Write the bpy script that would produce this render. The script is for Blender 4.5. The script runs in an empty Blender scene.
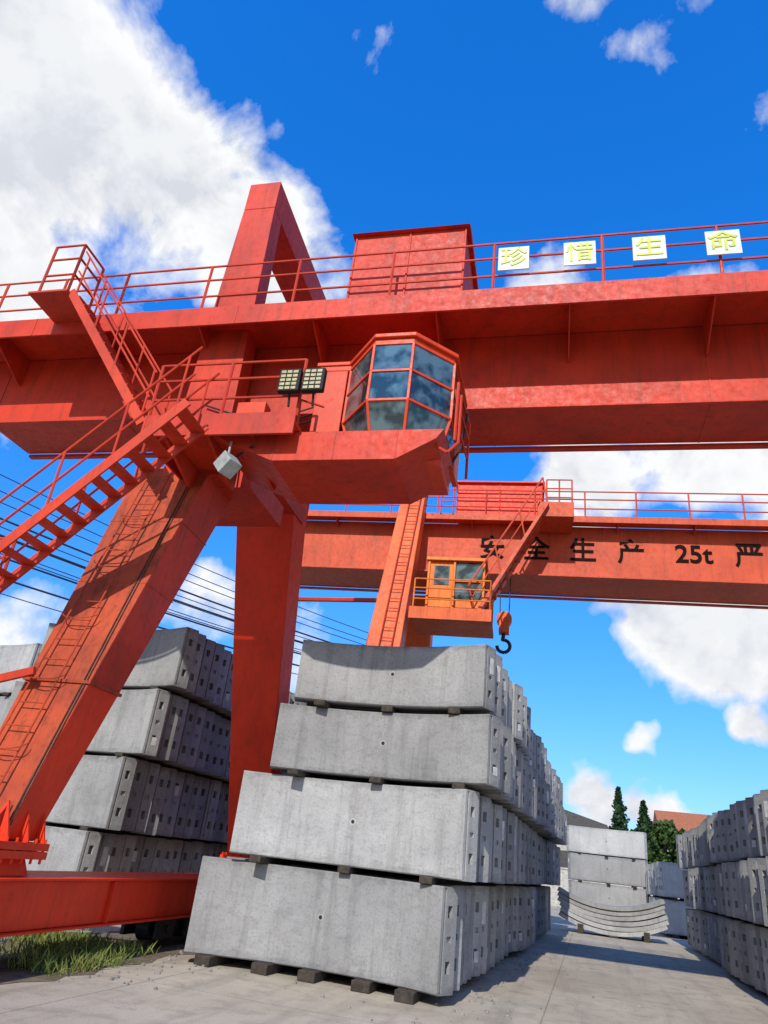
import bpy, bmesh, math, random
from mathutils import Vector, Matrix
random.seed(7)
sc=bpy.context.scene
sc.view_settings.view_transform='Standard'; sc.view_settings.look='None'; sc.view_settings.exposure=0
COL=bpy.context.collection

# ---------------------------------------------------------------- materials
def nt(name):
    m=bpy.data.materials.new(name); m.use_nodes=True
    t=m.node_tree; b=t.nodes['Principled BSDF']; return m,t,b
def N(t,typ,**k):
    n=t.nodes.new(typ)
    for a,v in k.items(): setattr(n,a,v)
    return n
def ramp(t,fac,stops):
    r=N(t,'ShaderNodeValToRGB'); e=r.color_ramp.elements
    while len(e)<len(stops): e.new(0.5)
    for i,(p,c) in enumerate(stops):
        e[i].position=p; e[i].color=(c[0],c[1],c[2],1) if not isinstance(c,(int,float)) else (c,c,c,1)
    t.links.new(fac,r.inputs[0]); return r.outputs[0]
def noise(t,vec,scale,detail=4,rough=.6,dist=0,out='Fac'):
    n=N(t,'ShaderNodeTexNoise'); n.inputs['Scale'].default_value=scale; n.inputs['Detail'].default_value=detail
    n.inputs['Roughness'].default_value=rough; n.inputs['Distortion'].default_value=dist
    if vec is not None: t.links.new(vec,n.inputs['Vector'])
    return n.outputs[out]
def mapping(t,vec,scale=(1,1,1),loc=(0,0,0)):
    m=N(t,'ShaderNodeMapping'); m.inputs['Scale'].default_value=scale; m.inputs['Location'].default_value=loc
    t.links.new(vec,m.inputs['Vector']); return m.outputs[0]
def mix(t,fac,a,b,mode='MIX'):
    m=N(t,'ShaderNodeMix',data_type='RGBA',blend_type=mode)
    for s,v in ((0,fac),(6,a),(7,b)):
        if isinstance(v,(int,float)): m.inputs[s].default_value=v
        elif isinstance(v,tuple): m.inputs[s].default_value=(v[0],v[1],v[2],1)
        else: t.links.new(v,m.inputs[s])
    return m.outputs[2]
def math_(t,op,a,b=None,clamp=False):
    m=N(t,'ShaderNodeMath',operation=op); m.use_clamp=clamp
    for i,v in enumerate((a,b)):
        if v is None: continue
        if isinstance(v,(int,float)): m.inputs[i].default_value=v
        else: t.links.new(v,m.inputs[i])
    return m.outputs[0]
def bump(t,b,h,strength=.3,dist=.02):
    n=N(t,'ShaderNodeBump'); n.inputs['Strength'].default_value=strength; n.inputs['Distance'].default_value=dist
    t.links.new(h,n.inputs['Height']); t.links.new(n.outputs[0],b.inputs['Normal'])

def paint(name,base,dark,rust=(.085,.024,.010),rustamt=.5,rough=.42):
    m,t,b=nt(name); g=N(t,'ShaderNodeNewGeometry'); P=g.outputs['Position']
    n1=noise(t,P,.8,5,.65,.5); n2=noise(t,mapping(t,P,(6,6,.5)),1.3,5,.72); n3=noise(t,P,9,5,.75)
    c=mix(t,ramp(t,n1,[(.38,0),(.70,1)]),base,dark)
    c=mix(t,ramp(t,n2,[(.48,0),(.70,rustamt)]),c,rust)
    c=mix(t,ramp(t,n3,[(.58,0),(.72,rustamt)]),c,rust)
    t.links.new(c,b.inputs['Base Color'])
    t.links.new(ramp(t,n3,[(.3,rough),(.75,rough+.3)]),b.inputs['Roughness'])
    b.inputs['Specular IOR Level'].default_value=.28
    bump(t,b,n3,.12,.008); return m
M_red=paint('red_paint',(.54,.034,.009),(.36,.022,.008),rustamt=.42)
M_redb=paint('red_paint_bright',(.76,.040,.008),(.60,.030,.007),rustamt=.25,rough=.38)  # brighter red; on the front leg's lower side it paints in sunlight
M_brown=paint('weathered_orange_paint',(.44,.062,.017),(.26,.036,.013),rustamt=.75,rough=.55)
M_or=paint('far_crane_paint',(.54,.072,.020),(.40,.048,.015),rustamt=.35)
M_orb=paint('far_leg_paint',(.68,.12,.022),(.54,.08,.018),rustamt=.35)
M_cab=paint('cab_orange_paint',(.64,.058,.012),(.50,.040,.011),rustamt=.25,rough=.32)
M_yel=paint('yellow_cab_paint',(.72,.20,.022),(.60,.14,.018),rustamt=.3)
M_rail=paint('railing_paint',(.54,.045,.014),(.38,.028,.010),rustamt=.35)

def concrete(name,lo,hi,stain=1.0):
    m,t,b=nt(name); tc=N(t,'ShaderNodeTexCoord'); oi=N(t,'ShaderNodeObjectInfo')
    off=N(t,'ShaderNodeVectorMath',operation='ADD'); sc_=N(t,'ShaderNodeVectorMath',operation='SCALE')
    cmb=N(t,'ShaderNodeCombineXYZ')
    for i in range(3): t.links.new(oi.outputs['Random'],cmb.inputs[i])
    t.links.new(cmb.outputs[0],sc_.inputs[0]); sc_.inputs[3].default_value=57
    t.links.new(tc.outputs['Object'],off.inputs[0]); t.links.new(sc_.outputs[0],off.inputs[1])
    P=off.outputs[0]
    n1=noise(t,P,.9,5,.6,.3); n2=noise(t,mapping(t,P,(4.5,4.5,.4)),1.5,5,.7); n3=noise(t,P,30,4,.7); n4=noise(t,mapping(t,P,(1,1,2.2)),4.5,6,.75,.3)
    c=mix(t,ramp(t,n1,[(.3,0),(.7,1)]),lo,hi)
    c=mix(t,ramp(t,n4,[(.50,0),(.74,.40*stain)]),c,tuple(x*.55 for x in lo))
    c=mix(t,ramp(t,n2,[(.50,0),(.74,.50*stain)]),c,tuple(x*.45 for x in (lo[0],lo[1]*.97,lo[2]*.92)))
    c=mix(t,ramp(t,n3,[(.3,.45),(.5,0)]),c,tuple(x*.5 for x in lo))
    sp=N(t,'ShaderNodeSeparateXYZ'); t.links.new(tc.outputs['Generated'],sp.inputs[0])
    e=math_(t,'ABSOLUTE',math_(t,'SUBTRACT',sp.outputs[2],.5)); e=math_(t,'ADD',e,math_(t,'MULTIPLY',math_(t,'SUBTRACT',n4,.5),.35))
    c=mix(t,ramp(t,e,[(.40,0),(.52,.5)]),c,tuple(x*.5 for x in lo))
    rv=N(t,'ShaderNodeMapRange'); t.links.new(oi.outputs['Random'],rv.inputs[0]); rv.inputs[3].default_value=.72; rv.inputs[4].default_value=1.18
    vm=N(t,'ShaderNodeVectorMath',operation='SCALE'); t.links.new(c,vm.inputs[0]); t.links.new(rv.outputs[0],vm.inputs[3])
    t.links.new(vm.outputs[0],b.inputs['Base Color']); b.inputs['Roughness'].default_value=.9; b.inputs['Specular IOR Level'].default_value=.15
    bump(t,b,math_(t,'ADD',n3,n4),.55,.008)
    return m
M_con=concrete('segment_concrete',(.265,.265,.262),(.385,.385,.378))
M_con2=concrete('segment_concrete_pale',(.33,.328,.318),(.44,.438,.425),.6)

def simple(name,col,rough=.6,metal=0,var=.3,scale=6,spec=.4):
    m,t,b=nt(name); g=N(t,'ShaderNodeNewGeometry'); n=noise(t,g.outputs['Position'],scale,4,.65)
    c=mix(t,ramp(t,n,[(.35,0),(.68,1)]),tuple(x*(1-var) for x in col),tuple(min(1,x*(1+var*.5)) for x in col))
    t.links.new(c,b.inputs['Base Color']); b.inputs['Roughness'].default_value=rough; b.inputs['Metallic'].default_value=metal
    b.inputs['Specular IOR Level'].default_value=spec; return m
M_timber=simple('old_timber',(.05,.04,.03),.9,var=.5,scale=14)
M_dark=simple('dark_void',(.012,.011,.011),.8)
M_grey=simple('lamp_grey',(.36,.38,.36),.45,.2)
M_led=simple('led_lens',(.42,.38,.20),.3,0,.4,30)
M_black=simple('cable_black',(.015,.015,.018),.6)
M_white=simple('sign_white',(.50,.54,.51),.5,0,.15)
M_lime=simple('sign_letters',(.46,.50,.012),.5,0,.2)
M_ink=simple('letter_black',(.012,.008,.007),.8,0,.3,spec=.05)
M_wpaint=simple('white_patch',(.60,.59,.56),.7,0,.3)
M_shed=simple('shed_roof',(.07,.065,.062),.8)
M_wall=simple('painted_wall',(.42,.40,.36),.85)
M_tile=simple('orange_roof_tiles',(.36,.12,.05),.8)
M_rope=simple('wire_rope',(.06,.055,.05),.5,.5)
M_soil=simple('soil',(.15,.12,.08),.95,0,.45,5)
M_stone=simple('stones',(.22,.21,.19),.9,0,.4,9)
def glassm():
    m,t,b=nt('cab_glass'); g=N(t,'ShaderNodeNewGeometry'); n=noise(t,g.outputs['Position'],3.2,3,.5)
    c=mix(t,ramp(t,n,[(.42,0),(.58,1)]),(.02,.035,.04),(.10,.16,.17))
    t.links.new(c,b.inputs['Base Color']); b.inputs['Roughness'].default_value=.05; b.inputs['Metallic'].default_value=.2
    b.inputs['Specular IOR Level'].default_value=.8; return m
M_glass=glassm()
def leafm(name,a,bc):
    m,t,b=nt(name); g=N(t,'ShaderNodeNewGeometry')
    c=mix(t,g.outputs['Random Per Island'],a,bc); t.links.new(c,b.inputs['Base Color']); b.inputs['Roughness'].default_value=.7
    b.inputs['Specular IOR Level'].default_value=.2; return m
M_leaf=leafm('foliage',(.02,.05,.012),(.07,.12,.03)); M_leafd=leafm('conifer_foliage',(.010,.03,.012),(.03,.065,.02))
M_leafo=leafm('autumn_foliage',(.12,.05,.015),(.2,.10,.02)); M_grass=leafm('grass_blades',(.07,.11,.018),(.26,.27,.08))
M_bark=simple('bark',(.07,.05,.035),.9)
def groundm():
    m,t,b=nt('yard_concrete'); g=N(t,'ShaderNodeNewGeometry'); P=g.outputs['Position']
    n1=noise(t,P,.35,6,.6,.5); n2=noise(t,P,2.2,7,.7,.4); n3=noise(t,P,40,4,.7); n4=noise(t,mapping(t,P,(2.2,.16,1)),1,6,.65,.3)
    c=mix(t,ramp(t,n1,[(.3,0),(.7,1)]),(.33,.288,.222),(.45,.40,.315))
    c=mix(t,ramp(t,n2,[(.48,0),(.70,.6)]),c,(.20,.175,.135))
    c=mix(t,ramp(t,n4,[(.51,0),(.72,.6)]),c,(.20,.175,.14))
    c=mix(t,ramp(t,n3,[(.3,.5),(.48,0)]),c,(.14,.12,.095))
    br=N(t,'ShaderNodeTexBrick'); br.offset=0; br.inputs['Scale'].default_value=1; br.inputs['Brick Width'].default_value=4.5; br.inputs['Row Height'].default_value=5
    br.inputs['Mortar Size'].default_value=.01; br.inputs['Color1'].default_value=(0,0,0,1); br.inputs['Color2'].default_value=(0,0,0,1); br.inputs['Mortar'].default_value=(1,1,1,1)
    wv=N(t,'ShaderNodeVectorMath',operation='ADD'); nn=noise(t,P,6,3,.6,0,'Color'); sc2=N(t,'ShaderNodeVectorMath',operation='SCALE'); t.links.new(nn,sc2.inputs[0]); sc2.inputs[3].default_value=.03
    t.links.new(mapping(t,P,loc=(.6,.9,0)),wv.inputs[0]); t.links.new(sc2.outputs[0],wv.inputs[1]); t.links.new(wv.outputs[0],br.inputs['Vector'])
    c=mix(t,math_(t,'MULTIPLY',br.outputs['Color'],.5),c,(.08,.07,.05))
    t.links.new(c,b.inputs['Base Color']); b.inputs['Roughness'].default_value=.88; b.inputs['Specular IOR Level'].default_value=.2
    bump(t,b,math_(t,'ADD',n3,n2),.45,.014); return m
M_ground=groundm()

# ---------------------------------------------------------------- builder
class MB:
    def __init__(s): s.bm=bmesh.new()
    def hexa(s,a,b):
        va=[s.bm.verts.new(p) for p in a]; vb=[s.bm.verts.new(p) for p in b]; n=len(a)
        s.bm.faces.new(va[::-1]); s.bm.faces.new(vb)
        for i in range(n): s.bm.faces.new((va[i],va[(i+1)%n],vb[(i+1)%n],vb[i]))
        return s
    def box(s,x0,x1,y0,y1,z0,z1):
        return s.hexa([(x0,y0,z0),(x1,y0,z0),(x1,y1,z0),(x0,y1,z0)],[(x0,y0,z1),(x1,y0,z1),(x1,y1,z1),(x0,y1,z1)])
    def prism(s,pts,axis,a,b):
        def P(p,v): 
            q=list(p); q.insert(axis,v); return tuple(q)
        return s.hexa([P(p,a) for p in pts],[P(p,b) for p in pts])
    def tube(s,p,q,r,seg=6):
        p=Vector(p); q=Vector(q); d=(q-p); 
        if d.length<1e-5: return s
        d.normalize(); u=d.orthogonal().normalized(); w=d.cross(u)
        ring=lambda c:[c+(u*math.cos(2*math.pi*i/seg)+w*math.sin(2*math.pi*i/seg))*r for i in range(seg)]
        return s.hexa(ring(p),ring(q))
    def beam(s,p,q,w,h,up=(0,0,1)):
        p=Vector(p); q=Vector(q); d=(q-p).normalized(); up=Vector(up); sd=d.cross(up).normalized()*w/2; uu=sd.cross(d).normalized()*h/2
        f=lambda c:[c-sd-uu,c+sd-uu,c+sd+uu,c-sd+uu]
        return s.hexa(f(p),f(q))
    def poly(s,pts,r,seg=6):
        for a,b in zip(pts,pts[1:]): s.tube(a,b,r,seg)
    def rail(s,pts,h=1.05,step=1.5,r=.022,mids=(.35,.7),drop=0):
        for a,b in zip(pts,pts[1:]):
            a=Vector(a); b=Vector(b); L=(b-a).length; n=max(1,round(L/step))
            for i in range(n+1):
                c=a.lerp(b,i/n); s.tube(c-Vector((0,0,drop)),c+Vector((0,0,h)),r*1.15)
            for m_ in list(mids)+[1]:
                o=Vector((0,0,h*m_)); s.tube(a+o,b+o,r)
    def done(s,name,mat,parent=None,bevel=0,smooth=False):
        bmesh.ops.recalc_face_normals(s.bm,faces=s.bm.faces[:])
        me=bpy.data.meshes.new(name); s.bm.to_mesh(me); s.bm.free()
        o=bpy.data.objects.new(name,me); COL.objects.link(o); me.materials.append(mat)
        if parent: o.parent=parent
        if bevel:
            md=o.modifiers.new('bev','BEVEL'); md.width=bevel; md.segments=2; md.limit_method='ANGLE'
        return o
def empty(name,loc=(0,0,0),rz=0):
    o=bpy.data.objects.new(name,None); COL.objects.link(o); o.location=loc; o.rotation_euler=(0,0,rz); o.empty_display_size=.2; return o
def pivot_empty(name,P,deg):
    a=math.radians(deg); P=Vector(P); return empty(name,P-Matrix.Rotation(a,3,'Z')@P,a)
def text(body,size,loc,mat,parent,name,rot=(math.radians(90),0,0),ext=.006,bold=0):
    c=bpy.data.curves.new(name,'FONT'); c.body=body; c.size=size; c.align_x='CENTER'; c.align_y='CENTER'; c.extrude=ext; c.offset=bold
    o=bpy.data.objects.new(name,c); COL.objects.link(o); c.materials.append(mat); o.location=loc; o.rotation_euler=rot; o.parent=parent; return o

# ---------------------------------------------------------------- camera
X=Vector((.963,.018,.270)).normalized(); Y=Vector((.260,-.449,-.855)); Y=(Y-X*Y.dot(X)).normalized(); Z=X.cross(Y)
cd=bpy.data.cameras.new('camera'); cam=bpy.data.objects.new('camera',cd); COL.objects.link(cam)
cam.matrix_world=Matrix(((X[0],X[1],X[2],0),(Y[0],Y[1],Y[2],0),(Z[0],Z[1],Z[2],1.6),(0,0,0,1)))
cd.sensor_fit='VERTICAL'; cd.sensor_height=36; cd.lens=24.96; cd.clip_end=3000; cd.clip_start=.05; sc.camera=cam

# ---------------------------------------------------------------- ground
def sheet(pts,z,name,mat):
    g=MB(); g.bm.faces.new([g.bm.verts.new((x,y,z)) for x,y in pts]); g.done(name,mat)
sheet(((-900,-300),(900,-300),(900,1500),(-900,1500)),0,'ground',M_ground)
rnd=random.Random(11)
ed=[(-5.85+rnd.uniform(-.13,.13),-10+i*.35) for i in range(200)]
sheet([(-7.9,-10)]+ed+[(-7.9,60)],.004,'soil_strip',M_soil)

# ---------------------------------------------------------------- tunnel lining segments
def segment_mesh(name,chord,h,th=.34,R=4.3,seed=0,mat=None,tag=0):
    rnd=random.Random(seed); bm=bmesh.new()
    half=math.asin(chord/2/R); cy=-R*math.cos(half)
    n=14
    def P(a,r,z): return (r*math.sin(a),cy+r*math.cos(a),z)
    def quad(*p): bm.faces.new([bm.verts.new(q) for q in p])
    c_=.016
    for i in range(n):
        a0=-half+2*half*i/n; a1=-half+2*half*(i+1)/n
        prof=[(R,c_),(R,h-c_),(R+c_,h),(R+th-c_,h),(R+th,h-c_),(R+th,c_),(R+th-c_,0),(R+c_,0)]
        for (r0,z0),(r1,z1) in zip(prof,prof[1:]+prof[:1]):
            quad(P(a0,r0,z0),P(a1,r0,z0),P(a1,r1,z1),P(a0,r1,z1))
    rs=[0,.05,.09,.14,.24,.28,th]; zs=[c_,.07,.22*h/1.2,.36*h/1.2,.47*h,.53*h,h-.36*h/1.2,h-.22*h/1.2,h-.07,h-c_]
    for sgn in (-1,1):
        def depth(i,j):
            if i<0 or j<0 or i>=len(rs)-1 or j>=len(zs)-1: return 0
            d=0
            if i==1: d=.022
            if i==3 and j in(2,6): d=.11
            if i==3 and j==4: d=.03
            return d
        def E(r,z,d):
            p=Vector(P(sgn*half,R+r,z)); tn=Vector((math.cos(half)*sgn,-math.sin(half),0)); return p-tn*d
        for i in range(len(rs)-1):
            for j in range(len(zs)-1):
                d=depth(i,j); quad(E(rs[i],zs[j],d),E(rs[i+1],zs[j],d),E(rs[i+1],zs[j+1],d),E(rs[i],zs[j+1],d))
                if i+1<len(rs)-1 and depth(i+1,j)!=d:
                    e=depth(i+1,j); quad(E(rs[i+1],zs[j],d),E(rs[i+1],zs[j],e),E(rs[i+1],zs[j+1],e),E(rs[i+1],zs[j+1],d))
                if j+1<len(zs)-1 and depth(i,j+1)!=d:
                    e=depth(i,j+1); quad(E(rs[i],zs[j+1],d),E(rs[i],zs[j+1],e),E(rs[i+1],zs[j+1],e),E(rs[i+1],zs[j+1],d))
        for z in (c_,h-c_): quad(E(rs[1],z,0),E(rs[2],z,0),E(rs[2],z,.022),E(rs[1],z,.022))
        for z,zz in ((c_,0),(h-c_,h)): quad(E(0,z,0),E(th,z,0),E(th-c_,zz,0),E(c_,zz,0))
    bmesh.ops.remove_doubles(bm,verts=bm.verts,dist=.0005)
    bmesh.ops.recalc_face_normals(bm,faces=bm.faces)
    if tag:
        z0=(.62,.15,.56)[tag-1]*h; z1=z0+(.16,.12,.26)[tag-1]*h
        for sgn in (-1,1):
            tn=Vector((math.cos(half)*sgn,-math.sin(half),0))
            f=bm.faces.new([bm.verts.new(Vector(P(sgn*half,R+r,z))+tn*.004) for r,z in ((.15,z0),(.27,z0),(.27,z1),(.15,z1))]); f.material_index=3
    c=Vector((0,cy+R-.004,h*.52))
    for rr,yy,mi in ((.05,0,1),(.026,-.004,2)):
        vs=[bm.verts.new(c+Vector((rr*math.cos(k*math.pi/8),yy,rr*math.sin(k*math.pi/8)))) for k in range(16)]
        f=bm.faces.new(vs); f.material_index=mi
    me=bpy.data.meshes.new(name); bm.to_mesh(me); bm.free()
    for q in (mat or M_con,M_con2,M_dark,M_wpaint): me.materials.append(q)
    return me
def stack(name,x_edges,y0,y1,zs,yaw=0,pitch=.40,seed=1,mat=None,jit=.06):
    par=empty(name,((x_edges[0][0]+x_edges[0][1])/2,y0,0),math.radians(yaw)); px,py=par.location.x,y0
    rnd=random.Random(seed); tb=MB()
    for li,((x0,x1),(z0,z1)) in enumerate(zip(x_edges,zs)):
        ms=[segment_mesh('segment_mesh',x1-x0,z1-z0,seed=li,mat=mat,tag=q) for q in range(4)]; y=y0; k=0; grp=0
        while y<y1:
            o=bpy.data.objects.new('segment',ms[0] if rnd.random()<.72 else rnd.choice(ms[1:])); COL.objects.link(o); o.parent=par
            if k%6==0: grp=rnd.uniform(-.09,.09) if k else 0
            o.location=((x0+x1)/2-px+grp+(rnd.uniform(-jit,jit) if k else 0),y-py,z0+(rnd.uniform(-.015,.015) if k else 0))
            o.rotation_euler=(0,rnd.uniform(-.005,.005) if k else 0,rnd.uniform(-.015,.015) if k else 0)
            y+=pitch+rnd.uniform(0,.04); k+=1
        zz0=0.0 if li==0 else zs[li-1][1]; nb=5 if li==0 else 3; w=x1-x0
        for q in range(nb):
            fx=(x0-px)+w*((q+.5)/nb if li==0 else (.12,.5,.86)[q])+rnd.uniform(-.06,.06)
            hw=.13 if li==0 else .09
            sag=.36*(1-((fx-(x0-px)-w/2)/(w/2))**2)
            a=rnd.uniform(-.05,.05) if li==0 else 0
            f0=sag-.10+rnd.uniform(-.07,.05); f1=y1-y0
            tb.hexa([(fx-hw+a,f0,zz0+.001),(fx+hw+a,f0+a,zz0+.001),(fx+hw,f1,zz0+.001),(fx-hw,f1,zz0+.001)],[(fx-hw+a,f0,z0-.001),(fx+hw+a,f0+a,z0-.001),(fx+hw,f1,z0-.001),(fx-hw,f1,z0-.001)])
    tb.done('timber_dunnage',M_timber,par,.012)
    return par
Ls=[(.13,1.36),(1.45,2.60),(2.68,3.65),(3.74,4.69)]
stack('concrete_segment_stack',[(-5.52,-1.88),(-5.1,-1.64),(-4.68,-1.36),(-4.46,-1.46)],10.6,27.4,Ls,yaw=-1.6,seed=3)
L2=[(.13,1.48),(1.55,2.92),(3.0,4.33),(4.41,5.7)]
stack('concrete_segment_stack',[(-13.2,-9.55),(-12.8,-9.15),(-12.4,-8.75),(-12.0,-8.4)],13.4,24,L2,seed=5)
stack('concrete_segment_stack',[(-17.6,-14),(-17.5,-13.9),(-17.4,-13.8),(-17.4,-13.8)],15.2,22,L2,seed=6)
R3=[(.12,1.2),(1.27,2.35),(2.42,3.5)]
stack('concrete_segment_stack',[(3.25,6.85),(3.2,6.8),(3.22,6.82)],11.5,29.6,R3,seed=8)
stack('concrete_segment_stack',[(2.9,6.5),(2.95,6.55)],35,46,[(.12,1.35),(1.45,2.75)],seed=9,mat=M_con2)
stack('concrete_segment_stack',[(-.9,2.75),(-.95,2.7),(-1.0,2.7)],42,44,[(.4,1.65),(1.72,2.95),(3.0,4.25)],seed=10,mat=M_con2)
par=empty('flat_laid_segment_stack',(.75,30.4,0))
def bowl(k,z,dx):
    bm=MB(); R=4.0; half=.46; n=12; pin=[]; pout=[]
    for i in range(n+1):
        a=-half+2*half*i/n; pin.append((R*math.sin(a),R-R*math.cos(a)+.13)); pout.append((( R+.13)*math.sin(a),R-(R+.13)*math.cos(a)+.13))
    for i in range(n): bm.prism([pout[i],pout[i+1],pin[i+1],pin[i]],1,-.6,.6)
    bmesh.ops.remove_doubles(bm.bm,verts=bm.bm.verts,dist=.0004)
    o=bm.done('curved_segment',M_con,par); o.location=(dx,random.uniform(-.08,.08),z); return o
for k in range(6): bowl(k,.06+k*.155,random.uniform(-.08,.08))
b=MB(); b.box(-1.2,-1.0,-.7,.7,.002,.30); b.box(1.0,1.2,-.7,.7,.002,.30); b.box(-.15,.15,-.7,.7,.002,.06); b.done('timber_dunnage',M_timber,par)

# ---------------------------------------------------------------- near gantry crane
C=pivot_empty('gantry_crane',(0,8.8,0),2.8)
XL,XR=-11.1,16
m=MB(); m.prism([(9.8,8.42),(10.95,8.42),(10.95,9.93),(9.8,9.93)],0,XL,XR)
m.box(XL,XR,9.72,9.795,8.38,8.415); m.box(XL,XR,10.955,11.07,8.35,8.415)
m.prism([(XL-.01,8.42),(XL-.01,9.93),(XL-1.3,9.93),(XL-1.3,9.2)],1,9.8,10.95)
m.done('main_girder',M_red,C,.01)
m=MB(); x=XL+2.9
while x<XR:
    m.box(x-.012,x+.012,9.792,9.799,8.425,9.92); m.box(x-.012,x+.012,9.8,10.94,8.412,8.419); x+=3.4
m.done('weld_seams',M_rail,C)
m=MB(); m.box(XL-1.3,XR,8.8,9.795,9.94,9.98); m.box(XL-1.3,XR,8.76,8.798,9.66,10.06); m.box(XL-1.3,XR,9.8,11.9,9.94,9.98)
x=XL+.3
while x<XR:
    m.prism([(8.802,9.935),(9.795,9.935),(9.795,9.3),(9.72,9.3),(8.802,9.75)],0,x,x+.02)
    x+=2.13
x=XL+1.2
while x<XR: m.box(x-.006,x+.006,8.752,8.762,9.66,10.06); x+=4.1
m.done('walkway',M_red,C)
m=MB(); m.rail([(XL-1.25,8.83,10.0),(-8.3,8.83,10.0)],1.1); m.rail([(-8.3,8.83,10.0),(XR,8.83,10.0)],1.12,1.7)
m.rail([(XL-1.2,11.85,10.0),(XR,11.85,10.0)],1.1,1.7); m.done('girder_railing',M_rail,C)
m=MB()
m.hexa([(-6.72,9.25,6.9),(-5.68,9.25,6.9),(-5.68,9.66,6.9),(-6.72,9.66,6.9)],[(-6.52,9.25,13.1),(-5.85,9.25,13.1),(-5.85,9.66,13.1),(-6.52,9.66,13.1)])
m.prism([(9.25,13.103),(9.66,13.103),(13.9,13.103),(13.9,13.85),(9.25,13.85)],0,-6.52,-5.85)
m.box(-6.52,-5.85,13.4,13.9,8.2,13.1)
m.box(-6.85,-5.65,11.1,13.2,7.9,8.3)
m.done('portal_frame',M_red,C,.015)
def leg(yb,zb,yt,zt,wb,wt,db,dt,xb=-6.5,xt=-6.5):
    mb=MB()
    q=lambda xc,w,d,y,z:[(xc-w/2,y-d/2,z),(xc+w/2,y-d/2,z),(xc+w/2,y+d/2,z),(xc-w/2,y+d/2,z)]
    return mb.hexa(q(xb,wb,db,yb,zb),q(xt,wt,dt,yt,zt))
LB=(7.95,1.35,.75,.6,-6.74); LT=(9.75,7.05,1.35,.95,-6.52)
def lerpL(t): return tuple(a+(b-a)*t for a,b in zip(LB,LT))
def legpart(t0,t1,name,mat):
    a=lerpL(t0); b=lerpL(t1)
    o=leg(a[0],a[1],b[0],b[1],a[2],b[2],a[3],b[3],a[4],b[4]).done(name,mat,C,.015); return o
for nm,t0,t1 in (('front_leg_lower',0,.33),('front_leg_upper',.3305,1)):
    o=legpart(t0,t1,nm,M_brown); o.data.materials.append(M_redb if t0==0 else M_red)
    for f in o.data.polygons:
        if f.normal.x>.8: f.material_index=1  # side face coloured redder, brightest low down: sunlight put into the paint
m=MB()
a=lerpL(.33)
m.box(a[4]-a[2]/2-.03,a[4]+a[2]/2+.03,a[0]-a[3]/2-.03,a[0]+a[3]/2+.03,a[1]-.02,a[1]+.02)
for t_ in (.6,.8):
    a=lerpL(t_); m.box(a[4]-a[2]/2-.006,a[4]+a[2]/2+.006,a[0]-a[3]/2-.006,a[0]+a[3]/2+.006,a[1]-.01,a[1]+.01)
m.done('leg_joint_bands',M_brown,C)
leg(15.6,1.0,12.9,8.4,.78,1.35,.6,.8,-6.45,-6.33).done('rear_leg',M_redb,C,.02)
m=MB(); 
for yy,xc in ((7.85,-6.72),(15.6,-6.45)):
    for z0,z1 in ((1.26,1.34),(1.17,1.25)): m.box(xc-.52,xc+.52,yy-.48,yy+.48,z0,z1)
    m.hexa([(xc-.4,yy-.4,.99),(xc+.4,yy-.4,.99),(xc+.4,yy+.4,.99),(xc-.4,yy+.4,.99)],[(xc-.35,yy-.33,1.17),(xc+.35,yy-.33,1.17),(xc+.35,yy+.33,1.17),(xc-.35,yy+.33,1.17)])
    for i in range(6):
        for xx in (xc-.49,xc+.49): m.tube((xx,yy-.43+i*.17,1.12),(xx,yy-.43+i*.17,1.385),.016)
        m.tube((xc-.44+i*.17,yy-.45,1.12),(xc-.44+i*.17,yy-.45,1.385),.016)
    for q in (-.3,0,.3): m.prism([(yy-.47,1.34),(yy-.2,1.34),(yy-.16,1.75)],0,xc+q-.012,xc+q+.012)
    for q in (-.25,.1,.4): m.prism([(xc+.36,1.34),(xc+.50,1.34),(xc+.36,1.75)],1,yy+q-.012,yy+q+.012)
m.done('leg_base_flanges',M_redb,C)
m=MB(); m.box(-6.9,-6.2,4.6,18.2,.45,.95); m.box(-6.98,-6.12,4.6,18.2,.955,.985); m.box(-6.98,-6.12,4.6,18.2,.42,.445)
for yy in (6.3,9.9,13.0): m.box(-6.197,-6.13,yy,yy+.02,.447,.953)
m.done('sill_beam',M_redb,C,.008)
m=MB()
for yy in (5.4,6.6,11.9,12.9,17.0,17.9):
    m.tube((-6.66,yy,.27),(-6.44,yy,.27),.2,20); m.tube((-6.9,yy,.27),(-6.2,yy,.27),.05,10)
    m.box(-6.86,-6.8,yy-.28,yy+.28,.14,.42); m.box(-6.3,-6.24,yy-.28,yy+.28,.14,.42)
m.done('bogie_wheels',M_black,C)
m=MB()
def L1(z,x,off):
    t=(z-1.35)/5.7; return (x-.16+.20*t,7.95+1.8*t-(.3+.175*t)-off,z)
for x in (-6.88,-6.5): m.tube(L1(1.6,x,.10),L1(6.9,x,.10),.013)
z=1.7
while z<6.9:
    m.tube(L1(z,-6.88,.10),L1(z,-6.5,.10),.008); z+=.3
for z in (2.4,3.3,4.2,5.1,6.0):
    c=Vector(L1(z,-6.69,.10)); pr=None
    for i in range(9):
        a=math.pi*i/8; p=c+Vector((math.cos(a)*.27,-math.sin(a)*.12,-math.sin(a)*.1))
        if pr is not None: m.tube(pr,p,.007)
        pr=p
m.done('leg_ladder',M_brown,C)
m=MB(); m.tube(L1(1.5,-6.2,.015),L1(6.9,-6.15,.015),.009); m.tube(L1(1.5,-6.16,.015),L1(6.9,-6.10,.015),.007)
m.done('leg_cables',M_timber,C)
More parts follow.
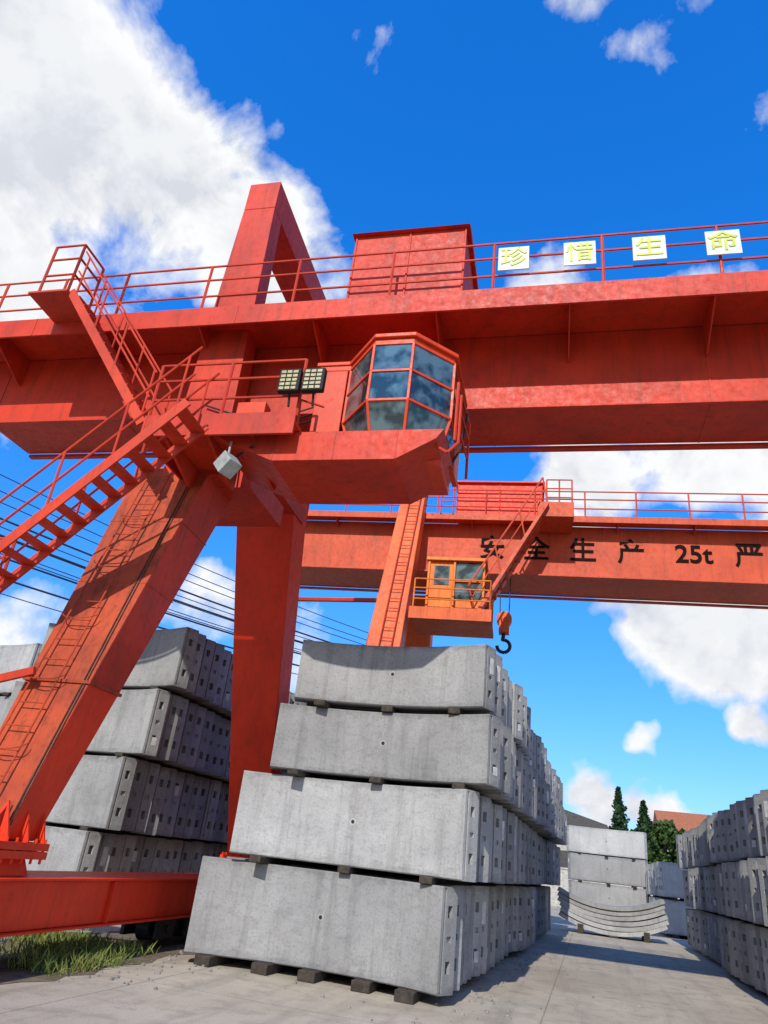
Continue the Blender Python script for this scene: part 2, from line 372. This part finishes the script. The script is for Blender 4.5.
# landing platform
m=MB(); m.box(-6.3,-3.95,7.95,9.24,6.98,7.04); m.box(-6.3,-3.95,7.9,7.948,6.8,7.16); m.box(-6.34,-6.305,7.9,9.24,6.8,7.16)
for x in (-6.1,-5.4,-4.7): m.prism([(7.955,6.97),(9.24,6.97),(9.24,6.6),(9.1,6.6)],0,x,x+.05)
m.box(-7.2,-5.3,9.67,11.2,6.9,7.3)
m.done('landing_platform',M_red,C)
m=MB(); m.box(-5.5,-5.0,9.0,9.24,7.25,8.15); m.box(-4.9,-4.65,9.05,9.24,7.4,7.95); m.done('electrical_cabinet',M_cab,C,.012)
m=MB()
m.prism([(-5.3,6.97),(-4.95,6.78),(-4.3,6.50),(-2.5,6.50),(-1.95,6.82),(-1.85,6.97)],1,8.15,9.5)
for x in (-4.3,-3.4,-2.5): m.box(x-.01,x+.01,8.143,8.149,6.51,6.96)
m.done('cab_support_tub',M_red,C,.015)
# cab
DZ=-.09
B=[(-3.48,8.62),(-2.97,8.04),(-2.38,8.04),(-1.84,8.58)]
def ringp(z,s=1.0):
    cx,cy=-2.62,9.0
    return [Vector((cx+(x-cx)*s,cy+(y-cy)*s,z+DZ)) for x,y in B]
m=MB()
pl=[(-4.0,8.62),(-3.48,8.62),(-2.97,8.04),(-2.38,8.04),(-1.84,8.58),(-1.84,9.75),(-4.0,9.75)]
grow=lambda k:[( -2.9+(x+2.9)*k, 9.0+(y-9.0)*k) for x,y in pl]
m.prism(grow(1.05),2,8.60+DZ,8.67+DZ); m.prism(pl,2,8.50+DZ,8.597+DZ)
m.box(-4.0,-3.53,8.62,9.7,7.04,8.5+DZ)
m.box(-1.92,-1.84,9.2,9.7,6.9,8.5+DZ)
m.prism([(-4.0,8.62),(-3.35,8.62),(-2.95,8.45),(-2.36,8.45),(-1.95,8.7),(-1.95,9.6),(-4.0,9.6)],2,6.70,6.99)
m.done('cab_body',M_cab,C,.012)
levels=[(8.5,1.0),(8.01,1.0),(7.50,1.0),(6.98,.82)]
gl=MB(); fr=MB()
R=[ringp(z,s) for z,s in levels]
for i in range(3):
    a,b_=R[i],R[i+1]
    for j in range(3): gl.bm.faces.new([gl.bm.verts.new(p) for p in (b_[j],b_[j+1],a[j+1],a[j])])
    ra=[Vector((-1.84,9.2,levels[i][0]+DZ)),Vector((-1.84-(.12 if i==2 else 0),9.2,levels[i+1][0]+DZ))]
    gl.bm.faces.new([gl.bm.verts.new(p) for p in (b_[3],ra[1],ra[0],a[3])])
for i,r_ in enumerate(R):
    for j in range(3): fr.beam(r_[j],r_[j+1],.035,.04)
    fr.beam(r_[3],Vector((-1.84-(.12 if i==3 else 0),9.2,levels[i][0]+DZ)),.035,.04)
    if i<3:
        for j in range(4): fr.beam(R[i][j],R[i+1][j],.04,.04,(0,1,0))
gl.done('cab_windows',M_glass,C); fr.done('cab_window_frames',M_cab,C,.005)
m=MB(); m.box(-3.9,-2.0,8.95,9.0,6.9,8.2); m.done('cab_interior',M_dark,C)
m=MB(); m.rail([(-6.3,7.93,7.1),(-3.95,7.93,7.1)],1.0,1.1); m.rail([(-1.75,8.5,7.0),(-1.7,9.6,7.0)],1.0,1)
m.poly([(-2.1,8.35,6.9),(-1.8,8.25,6.65),(-1.68,8.4,6.9),(-1.68,8.4,7.7)],.02)
m.poly([(-4.0,8.15,7.05),(-4.0,8.1,7.5),(-3.7,8.3,7.5)],.018); m.done('cab_railing',M_rail,C)
def stairs(m,p0,p1,w,yc,n,railh=.95):
    p0=Vector(p0); p1=Vector(p1)
    for s_ in (-1,1):
        yy=yc+s_*w/2; a=Vector((p0.x,yy,p0.y)); b=Vector((p1.x,yy,p1.y))
        m.beam(a,b,.03,.15)
        for k in range(4):
            c=a.lerp(b,(k+.2)/3.5 if k<3 else .98); m.tube(c,c+Vector((0,0,railh)),.018)
        for hh in (.5,1): m.tube(a+Vector((0,0,railh*hh)),b+Vector((0,0,railh*hh)),.018)
    for k in range(n):
        t=(k+.5)/n; x=p0.x+(p1.x-p0.x)*t; z=p0.y+(p1.y-p0.y)*t; m.box(x-.11,x+.11,yc-w/2+.02,yc+w/2-.02,z-.012,z+.012)
m=MB(); stairs(m,(-5.3,6.95),(-7.95,4.2),.6,7.6,13); m.box(-9.4,-7.95,7.2,8.1,4.15,4.2)
m.rail([(-8.0,7.22,4.2),(-9.3,7.22,4.2)],1.0,.7); m.rail([(-8.0,8.1,4.2),(-9.3,8.1,4.2)],1.0,.7)
stairs(m,(-7.9,4.1),(-10.2,1.6),.6,6.85,11)
for p in ((-8.05,7.25),(-9.2,7.25),(-9.2,8.05),(-8.05,8.05)): m.tube((p[0],p[1],.95),(p[0],p[1],4.15),.035)
m.beam((-8.0,8.0,3.0),(-6.9,8.0,3.3),.06,.1)
stairs(m,(-8.7,10.0),(-6.5,7.15),.55,8.35,13)
m.rail([(-8.75,8.05,10.0),(-9.35,8.05,10.0)],1.1,.6); m.rail([(-8.75,8.65,10.0),(-8.75,8.05,10.0)],1.1,.6)
m.box(-9.5,-8.7,7.98,8.75,9.93,9.97)
m.done('stairs',M_rail,C)
m=MB(); m.box(-3.95,-1.92,9.15,11.3,10.35,11.92); m.prism([(9.05,11.923),(11.4,11.923),(11.2,12.04),(9.25,12.04)],0,-4.03,-1.84)
for x in (-3.95,-2.93,-1.92): m.box(x-.02,x+.02,9.13,9.148,10.35,11.92)
m.box(-3.6,-2.1,9.3,11.0,9.985,10.35); m.done('machine_house',M_red,C,.015)
SP=empty('safety_slogan_sign'); SP.parent=C
for i,(ch,x) in enumerate(zip('珍惜生命',(-1.03,.02,1.08,2.16))):
    m=MB(); m.box(x-.25,x+.25,8.735,8.755,10.42,10.92)
    m.done('board',M_white,SP,.004); text(ch,.44,(x,8.73,10.67),M_lime,SP,'letter',bold=.003)
m=MB(); ld=MB()
for x0 in (-4.22,-3.86):
    m.box(x0,x0+.32,7.70,7.8,7.38,7.76); m.tube((x0+.16,7.85,7.2),(x0+.16,7.78,7.5),.02)
    for i in range(5):
        for j in range(3): ld.box(x0+.03+j*.09,x0+.10+j*.09,7.69,7.698,7.40+i*.07,7.445+i*.07)
m.done('floodlight_housing',M_dark,C,.01); ld.done('floodlight_lens',M_led,C)
m=MB(); m.beam((-4.93,8.0,6.42),(-4.78,7.94,6.24),.24,.26); m.tube((-4.95,8.1,6.8),(-4.90,8.0,6.4),.02); m.done('leg_floodlight',M_grey,C,.02)
m=MB()
for k in range(3):
    y_=9.2+.1*k; pts=[Vector((-6.2+i*.45,y_,8.25-.28*math.sin(math.pi*i/5)-.05*k)) for i in range(6)]; m.poly(pts,.015)
m.poly([(-5.6,9.0,7.9),(-5.55,8.9,7.2),(-5.3,8.7,6.7),(-5.2,8.6,6.75),(-4.6,8.1,6.72)],.018)
m.poly([(-1.9,9.4,8.5),(-1.7,9.3,8.0),(-1.75,9.2,7.3),(-1.9,9.1,6.9)],.02)
m.done('festoon_cable',M_black,C)
m=MB(); m.box(-6.59,-6.51,-20,90,.0,.11); m.box(-6.63,-6.47,-20,90,.005,.02); m.done('crane_rail',M_timber)

# ---------------------------------------------------------------- far gantry crane
F=pivot_empty('gantry_crane',(5.5,22,0),5)
m=MB(); m.box(-11.0,22,22,23.9,10.15,11.88); m.box(-11,22,21.85,21.995,10.08,10.14); m.box(-11,22,23.905,24.05,10.08,10.14); m.done('main_girder',M_or,F,.012)
m=MB(); m.box(-11,22,21.5,22,11.89,11.94); m.box(-11,22,21.45,21.498,11.79,12.0)
for i in range(14): m.prism([(21.5,11.88),(21.99,11.88),(21.99,11.65)],0,-10.5+i*2.3,-10.47+i*2.3)
m.done('walkway',M_or,F)
m=MB(); m.rail([(-11,21.5,11.95),(22,21.5,11.95)],.95,1.6,.022); m.rail([(-11,24.2,11.95),(22,24.2,11.95)],.95,1.6,.022); m.done('girder_railing',M_rail,F)
for ch,x in (('安',-2.9),('全',-1.5),('生',-.05),('产',1.42),('25t',3.25),('严',4.85),('禁',6.5)):
    text(ch,.86 if len(ch)==1 else .82,(x,21.975,11.0),M_ink,F,'girder_lettering',bold=.012)
m=MB()
m.hexa([(-6.5,18.0,1),(-5.3,18.0,1),(-5.3,18.8,1),(-6.5,18.8,1)],[(-5.85,21.2,13.0),(-5.1,21.2,13.0),(-5.1,21.8,13.0),(-5.85,21.8,13.0)])
m.hexa([(-6.5,27.6,1),(-5.3,27.6,1),(-5.3,28.4,1),(-6.5,28.4,1)],[(-5.85,24.2,10.1),(-5.0,24.2,10.1),(-5.0,24.9,10.1),(-5.85,24.9,10.1)])
m.box(-6.5,-5.3,15.5,30,.45,.95)
m.done('legs',M_orb,F,.02)
m=MB()
def FL(z,x,off): 
    t=(z-1)/12; return (x+.45*t,18.0+3.2*t-off,z)
for x in (-6.0,-5.65): m.tube(FL(2,x,.10),FL(12.9,x,.10),.018)
z=2
while z<13:
    m.tube(FL(z,-6.0,.10),FL(z,-5.65,.10),.012); z+=.32
m.tube((-9.8,21,8.6),(-6.0,20.5,8.55),.07)
m.done('leg_ladder',M_rail,F)
m=MB(); m.box(-4.1,-1.35,21.6,23.9,12.0,13.2); m.box(-4.2,-1.25,21.5,24,13.203,13.26)
for x in (-4.1,-2.7,-1.35): m.box(x-.02,x+.02,21.57,21.598,12,13.2)
m.done('machine_house',M_redb,F,.02)
m=MB(); m.rail([(-4.6,21.4,12.0),(-4.2,21.4,12.0)],1.2,.5); m.rail([(-1.2,21.45,12.0),(-.4,21.45,12.0)],1.3,.5,mids=(.25,.5,.75)); m.done('house_railing',M_rail,F)
m=MB()
cx0,cx1,cx2=-4.72,-3.95,-3.0
m.box(cx0-.05,cx2+.05,20.3,22,9.85,9.95); m.box(cx0,cx2,20.4,22,8.2,8.3)
for x in (cx0,cx1,cx2-.07): m.box(x,x+.07,20.36,20.44,8.3,9.85)
m.box(cx0+.07,cx1,20.42,20.46,8.3,9.85); m.box(cx1+.07,cx2-.07,20.42,20.46,8.3,8.65); m.box(cx1+.07,cx2-.07,20.38,20.5,9.2,9.26)
m.box(cx0,cx0+.05,20.47,22,8.3,9.85); m.box(cx2-.05,cx2,20.47,22,8.3,8.8); m.box(cx0+.05,cx2-.05,21.9,22,8.3,9.85); m.box(cx2-.06,cx2,21.1,21.2,8.8,9.85)
m.done('cab_body',M_yel,F,.01)
m=MB(); m.box(cx1+.08,cx2-.08,20.44,20.45,8.65,9.2); m.box(cx1+.08,cx2-.08,20.44,20.45,9.26,9.85); m.box(cx2-.03,cx2-.02,20.5,21.9,8.8,9.84); m.box(cx0+.2,cx1-.12,20.40,20.415,9.1,9.7); m.done('cab_windows',M_glass,F)
m=MB(); m.box(-5.1,-2.75,19.9,22,8.0,8.12); m.box(-5.1,-2.75,19.86,19.898,7.85,8.2); m.done('cab_platform',M_orb,F)
m=MB(); m.rail([(-5.0,19.9,8.12),(-2.8,19.9,8.12),(-2.8,21.8,8.12)],.95,.9,.022); m.done('cab_railing',M_yel,F)
m=MB()
for yy in (20.2,20.9):
    m.beam((-1.2,yy+.5,12.0),(-3.2,yy,8.1),.10,.34,(0,1,0))
for k in range(12):
    t=(k+.5)/12; m.box(-1.2-2*t-.12,-1.2-2*t+.12,20.25+.5*(1-t),20.9+.5*(1-t),12-3.9*t-.015,12-3.9*t+.015)
m.tube((-1.35,20.6,12.9),(-3.45,20.1,9.0),.03); m.tube((-1.28,20.6,12.5),(-3.35,20.1,8.6),.02)
for t in (0,.33,.66,1): m.tube((-1.2-2*t,20.6-.5*t,12-3.9*t),(-1.35-2.1*t,20.6-.5*t,12.9-3.9*t),.025)
m.box(-1.5,-.4,20.7,21.9,11.6,12.1); m.done('access_stair',M_or,F)
m=MB(); 
for dx in (-.14,.14): m.tube((-2.45+dx,22.4,8.9),(-2.45+dx*1.3,22.4,11.9),.018)
m.done('hoist_ropes',M_rope,F)
m=MB(); m.tube((-2.45,22.25,8.75),(-2.45,22.55,8.75),.24,20); m.box(-2.61,-2.29,22.22,22.58,8.3,8.75); m.tube((-2.45,22.2,8.75),(-2.45,22.6,8.75),.06,10); m.done('hook_block',M_orb,F,.015)
m=MB(); pr=None
for i in range(15):
    a=math.radians(100-i*20); p=Vector((-2.45+.2*math.cos(a),22.4,7.9+.2*math.sin(a)))
    if pr is not None: m.tube(pr,p,.055,10)
    pr=p
m.tube((-2.48,22.4,8.07),(-2.45,22.4,8.35),.06,10); m.done('hook',M_black,F)

# ---------------------------------------------------------------- power lines with poles
W=empty('power_line')
m=MB()
wires=[(-1.2,0),(-.9,.3),(-.55,.6),(-.15,0),(0,.8),(.5,.2),(.8,.9),(1.6,.2),(2.3,.5),(-2.2,.2),(-2.8,.6),(3.1,.4)]
for k,(oz,oy) in enumerate(wires):
    a=Vector((-31,10+oy,13.3+oz)); b_=Vector((-10.5,40+oy*.5,11.6+oz*.5)); pts=[]
    for i in range(15):
        t=i/14; p=a.lerp(b_,t); p.z-=(1.2+.15*(k%3))*4*t*(1-t)*.6; pts.append(p)
    m.poly(pts,.022 if k%3 else .045,5)
m.done('wires',M_black,W)
m=MB(); m.tube((-10.5,40.4,0),(-10.5,40.4,13.4),.16,10)
for z in (10.4,11.3,12.2,13.0): m.box(-11.3,-9.7,40.3,40.5,z,z+.12)
m.done('pole',M_wall,W)

# ---------------------------------------------------------------- background buildings, trees
Hs=empty('storage_shed'); m=MB(); m.box(-9,1.2,60,75,0,5.2); m.done('walls',M_wall,Hs); m=MB(); m.prism([(-9.4,5.2),(1.5,5.2),(1.3,5.6),(-4,7.0)],1,59.5,75.5); m.done('roof',M_shed,Hs)
m=MB(); m.box(-8,-6,59.95,59.998,0,3.6); m.box(-3,-1,59.95,59.998,0,3.6); m.done('doors',M_shed,Hs)
Hh=empty('tiled_roof_house'); m=MB(); m.box(6.5,20,72,82,0,6.2); m.done('walls',M_wall,Hh); m=MB(); m.prism([(71.5,6.2),(82.5,6.2),(77,8.5)],0,6.0,20.5); m.done('roof',M_tile,Hh)
m=MB(); 
for i in range(5): m.box(8+i*2.4,9.3+i*2.4,71.95,71.998,1,2.6); m.box(8+i*2.4,9.3+i*2.4,71.95,71.998,4.0,5.6)
m.done('windows',M_glass,Hh)
def leafquad(bm,c,s,rnd):
    n=Vector((rnd.gauss(0,1),rnd.gauss(0,1),rnd.gauss(0,1)+.4)).normalized(); u=n.orthogonal().normalized(); w=n.cross(u)
    bm.faces.new([bm.verts.new(c+u*s*a+w*s*b*.6) for a,b in ((-1,-1),(1,-.7),(.8,1),(-.7,.9))])
def conifer(x,y,h,r,seed):
    rnd=random.Random(seed); par=empty('conifer_tree',(x,y,0)); t=MB(); t.tube((0,0,0),(0,0,h*.6),.16,8); t.tube((0,0,h*.6),(0,0,h*.97),.06,6); t.done('trunk',M_bark,par)
    l=MB()
    for i in range(2600):
        f=rnd.random()**.8; z=h*(.12+.88*f); tier=(.62+.38*((z*1.3)%1.0)); rr=r*(1-f)**.85*tier*rnd.uniform(.25,1.1)+.05
        a=rnd.uniform(0,6.283); rr*=1+.35*math.sin(a*3+z*2); leafquad(l.bm,Vector((rr*math.cos(a),rr*math.sin(a),z-rr*.25)),rnd.uniform(.09,.2),rnd)
    l.done('foliage',M_leafd,par)
def broad(x,y,h,r,seed,mat,name='broadleaf_tree'):
    rnd=random.Random(seed); par=empty(name,(x,y,0)); t=MB(); t.tube((0,0,0),(0,0,h*.5),.2,8)
    cl=[]
    for i in range(16):
        a=rnd.uniform(0,6.283); q=rnd.random()**.5*r*.75; c=Vector((q*math.cos(a),q*math.sin(a),h*rnd.uniform(.45,.88))); cl.append((c,rnd.uniform(.28,.5)*r)); t.tube((0,0,h*.4),c,.06,5)
    t.done('trunk',M_bark,par); l=MB()
    for c,rr in cl:
        for i in range(170):
            d=Vector((rnd.gauss(0,1),rnd.gauss(0,1),rnd.gauss(0,.8))).normalized()*rr*rnd.uniform(.5,1.05); leafquad(l.bm,c+d,rnd.uniform(.12,.28),rnd)
    l.done('foliage',mat,par)
conifer(2.4,66,9.0,1.6,1); conifer(4.3,66,8.1,1.7,2)
for i,(x,y,h,r,mt) in enumerate([(5.3,66,7.0,1.6,M_leaf),(7.0,67,6.3,1.8,M_leaf),(3.4,69,6.4,1.6,M_leaf),(8.6,68,6.8,1.8,M_leafo),(11.5,67,6.6,2.0,M_leaf),(1.2,70,6.4,1.6,M_leaf),(15,67,6.5,2.6,M_leaf)]): broad(x,y,h,r,20+i,mt)
FW=empty('perimeter_wall'); m=MB(); m.box(-60,60,56,56.25,0,2.3); m.box(-60,60,55.95,56.3,2.302,2.4); m.done('wall_panels',M_wall,FW)
m=MB(); rnd=random.Random(4)
for i in range(9000):
    x=rnd.uniform(-9.5,-5.75); y=rnd.uniform(8.3,10.9)
    cl=math.sin(x*2.3+y*1.7)+math.sin(x*5.1-y*3.3)*.6+rnd.gauss(0,.5)
    if cl<-.1 or x>-5.8-.25*rnd.random() : continue
    h=rnd.uniform(.05,.20)*(1.4 if rnd.random()<.1 else 1); a=rnd.uniform(0,6.28); w=.006; b_=rnd.uniform(.03,.14); dx,dy=math.cos(a),math.sin(a)
    v=[m.bm.verts.new(p) for p in ((x-dy*w,y+dx*w,0),(x+dy*w,y-dx*w,0),(x+dx*b_*.4+dy*w*.7,y+dy*b_*.4-dx*w*.7,h*.6),(x+dx*b_,y+dy*b_,h),(x+dx*b_*.4-dy*w*.7,y+dy*b_*.4+dx*w*.7,h*.6))]; m.bm.faces.new(v)
m.done('grass',M_grass)
m=MB(); rnd=random.Random(12)
for i in range(420):
    x=rnd.choice((rnd.gauss(-5.6,.35),rnd.uniform(-6,3),rnd.gauss(-1.5,.3))); y=rnd.uniform(8.2,20); s=rnd.uniform(.006,.028)*(1.6 if rnd.random()<.05 else 1)
    m.hexa([(x-s,y-s*.7,.002),(x+s*.8,y-s,.002),(x+s,y+s*.8,.002),(x-s*.7,y+s,.002)],[(x-s*.5,y-s*.4,s),(x+s*.4,y-s*.5,s*.9),(x+s*.5,y+s*.4,s*1.1),(x-s*.4,y+s*.6,s)])
m.done('gravel',M_stone)

# ---------------------------------------------------------------- sun & sky
S=Vector((.0,-.80,.62)).normalized()
sl=bpy.data.lights.new('sun','SUN'); sl.energy=4.9; sl.angle=math.radians(.5); sl.color=(1,.94,.85); so=bpy.data.objects.new('sun',sl); COL.objects.link(so); so.rotation_euler=S.to_track_quat('Z','Y').to_euler(); so.location=(0,-20,40)
w=bpy.data.worlds.new('World'); sc.world=w; w.use_nodes=True; t=w.node_tree; bg=t.nodes['Background']
sky=N(t,'ShaderNodeTexSky'); sky.sky_type='NISHITA'; sky.sun_disc=False; sky.sun_elevation=math.asin(S.z); sky.sun_rotation=math.atan2(S.x,S.y); sky.air_density=1.0; sky.dust_density=.3; sky.ozone_density=2.0
tc=N(t,'ShaderNodeTexCoord'); D=tc.outputs['Generated']
nrm=N(t,'ShaderNodeVectorMath',operation='NORMALIZE'); t.links.new(D,nrm.inputs[0]); D=nrm.outputs[0]
sz=N(t,'ShaderNodeSeparateXYZ'); t.links.new(D,sz.inputs[0])
tint=ramp(t,sz.outputs[2],[(0,(.20,.25,.32)),(.2,(.13,.31,.56)),(.55,(.045,.42,.86)),(.9,(.035,.42,.90))])
ts=N(t,'ShaderNodeVectorMath',operation='SCALE'); t.links.new(tint,ts.inputs[0]); ts.inputs[3].default_value=3.9
skyc=mix(t,1.0,sky.outputs[0],ts.outputs[0],'MULTIPLY')
blobs=[((-1.62,1,1.95),.20,1),((-1.22,1,1.6),.19,1),((-1.0,1,1.42),.16,1),((-.72,1,1.22),.13,1),((-1.6,1,1.35),.22,1),((-.65,1,1.02),.10,.9),
 ((-.07,1,.90),.09,.75),((.2,1,.88),.07,.7),((.14,1,.60),.12,.95),((.02,1,.58),.10,.8),((.27,1,.62),.13,.9),((-.27,1,.72),.06,.6),
 ((.13,1,.33),.11,1),((.24,1,.32),.11,1),((.05,1,.37),.06,.8),((.19,1,.20),.04,.8),((.1,1,.17),.03,.6),((.0,1,.10),.05,.9),((.08,1,.09),.05,.8),
 ((.24,1,1.68),.08,.52),((.0,1,1.95),.06,.4),((.38,1,1.45),.09,.5),((-.49,1,1.75),.05,.36),((-.6,1,.35),.07,.5),((-1.0,1,.30),.1,.6),((-.42,1,.26),.08,.5),((-.3,1,.15),.1,.8),((-1.3,1,.2),.2,.8),
 ((1.4,1,.5),.4,1),((1,-1,.5),.45,1),((-1,-1,.7),.45,1),((0,-1,.35),.4,1),((-2,0,.8),.4,.9)]  # this row: clouds out of view, added to whiten the ambient light
wc=noise(t,D,9,3,.55,0,'Color'); ws=N(t,'ShaderNodeVectorMath',operation='SUBTRACT'); t.links.new(wc,ws.inputs[0]); ws.inputs[1].default_value=(.5,.5,.5)
wm=N(t,'ShaderNodeVectorMath',operation='SCALE'); t.links.new(ws.outputs[0],wm.inputs[0]); wm.inputs[3].default_value=.16
wa=N(t,'ShaderNodeVectorMath',operation='ADD'); t.links.new(D,wa.inputs[0]); t.links.new(wm.outputs[0],wa.inputs[1]); DW=wa.outputs[0]
acc=None
for d,r,wt in blobs:
    d=Vector(d).normalized(); v=N(t,'ShaderNodeVectorMath',operation='DISTANCE'); t.links.new(DW,v.inputs[0]); v.inputs[1].default_value=d
    mr=N(t,'ShaderNodeMapRange'); mr.interpolation_type='SMOOTHSTEP'; t.links.new(v.outputs['Value'],mr.inputs[0]); mr.inputs[1].default_value=r*1.45; mr.inputs[2].default_value=r*.2; mr.inputs[3].default_value=0; mr.inputs[4].default_value=wt
    acc=mr.outputs[0] if acc is None else math_(t,'MAXIMUM',acc,mr.outputs[0])
n1=noise(t,D,7,8,.6,.2)
sh=N(t,'ShaderNodeVectorMath',operation='ADD'); t.links.new(D,sh.inputs[0]); sh.inputs[1].default_value=(-.01,-.02,.035)
n1b=noise(t,sh.outputs[0],7,5,.6,.2)
dens=math_(t,'ADD',acc,math_(t,'MULTIPLY',math_(t,'SUBTRACT',n1,.5),1.7))
mask=ramp(t,dens,[(.34,0),(.72,1)])
light=math_(t,'SUBTRACT',n1,n1b)
lit=ramp(t,math_(t,'ADD',math_(t,'MULTIPLY',light,2.2),.5),[(.2,(6.9,7.2,7.9)),(.6,(9.8,9.9,10))])
thick=ramp(t,dens,[(.8,0),(1.4,.40)])
cc=mix(t,thick,lit,(7.5,7.9,8.5))
t.links.new(mix(t,mask,skyc,cc),bg.inputs[0]); bg.inputs[1].default_value=.1
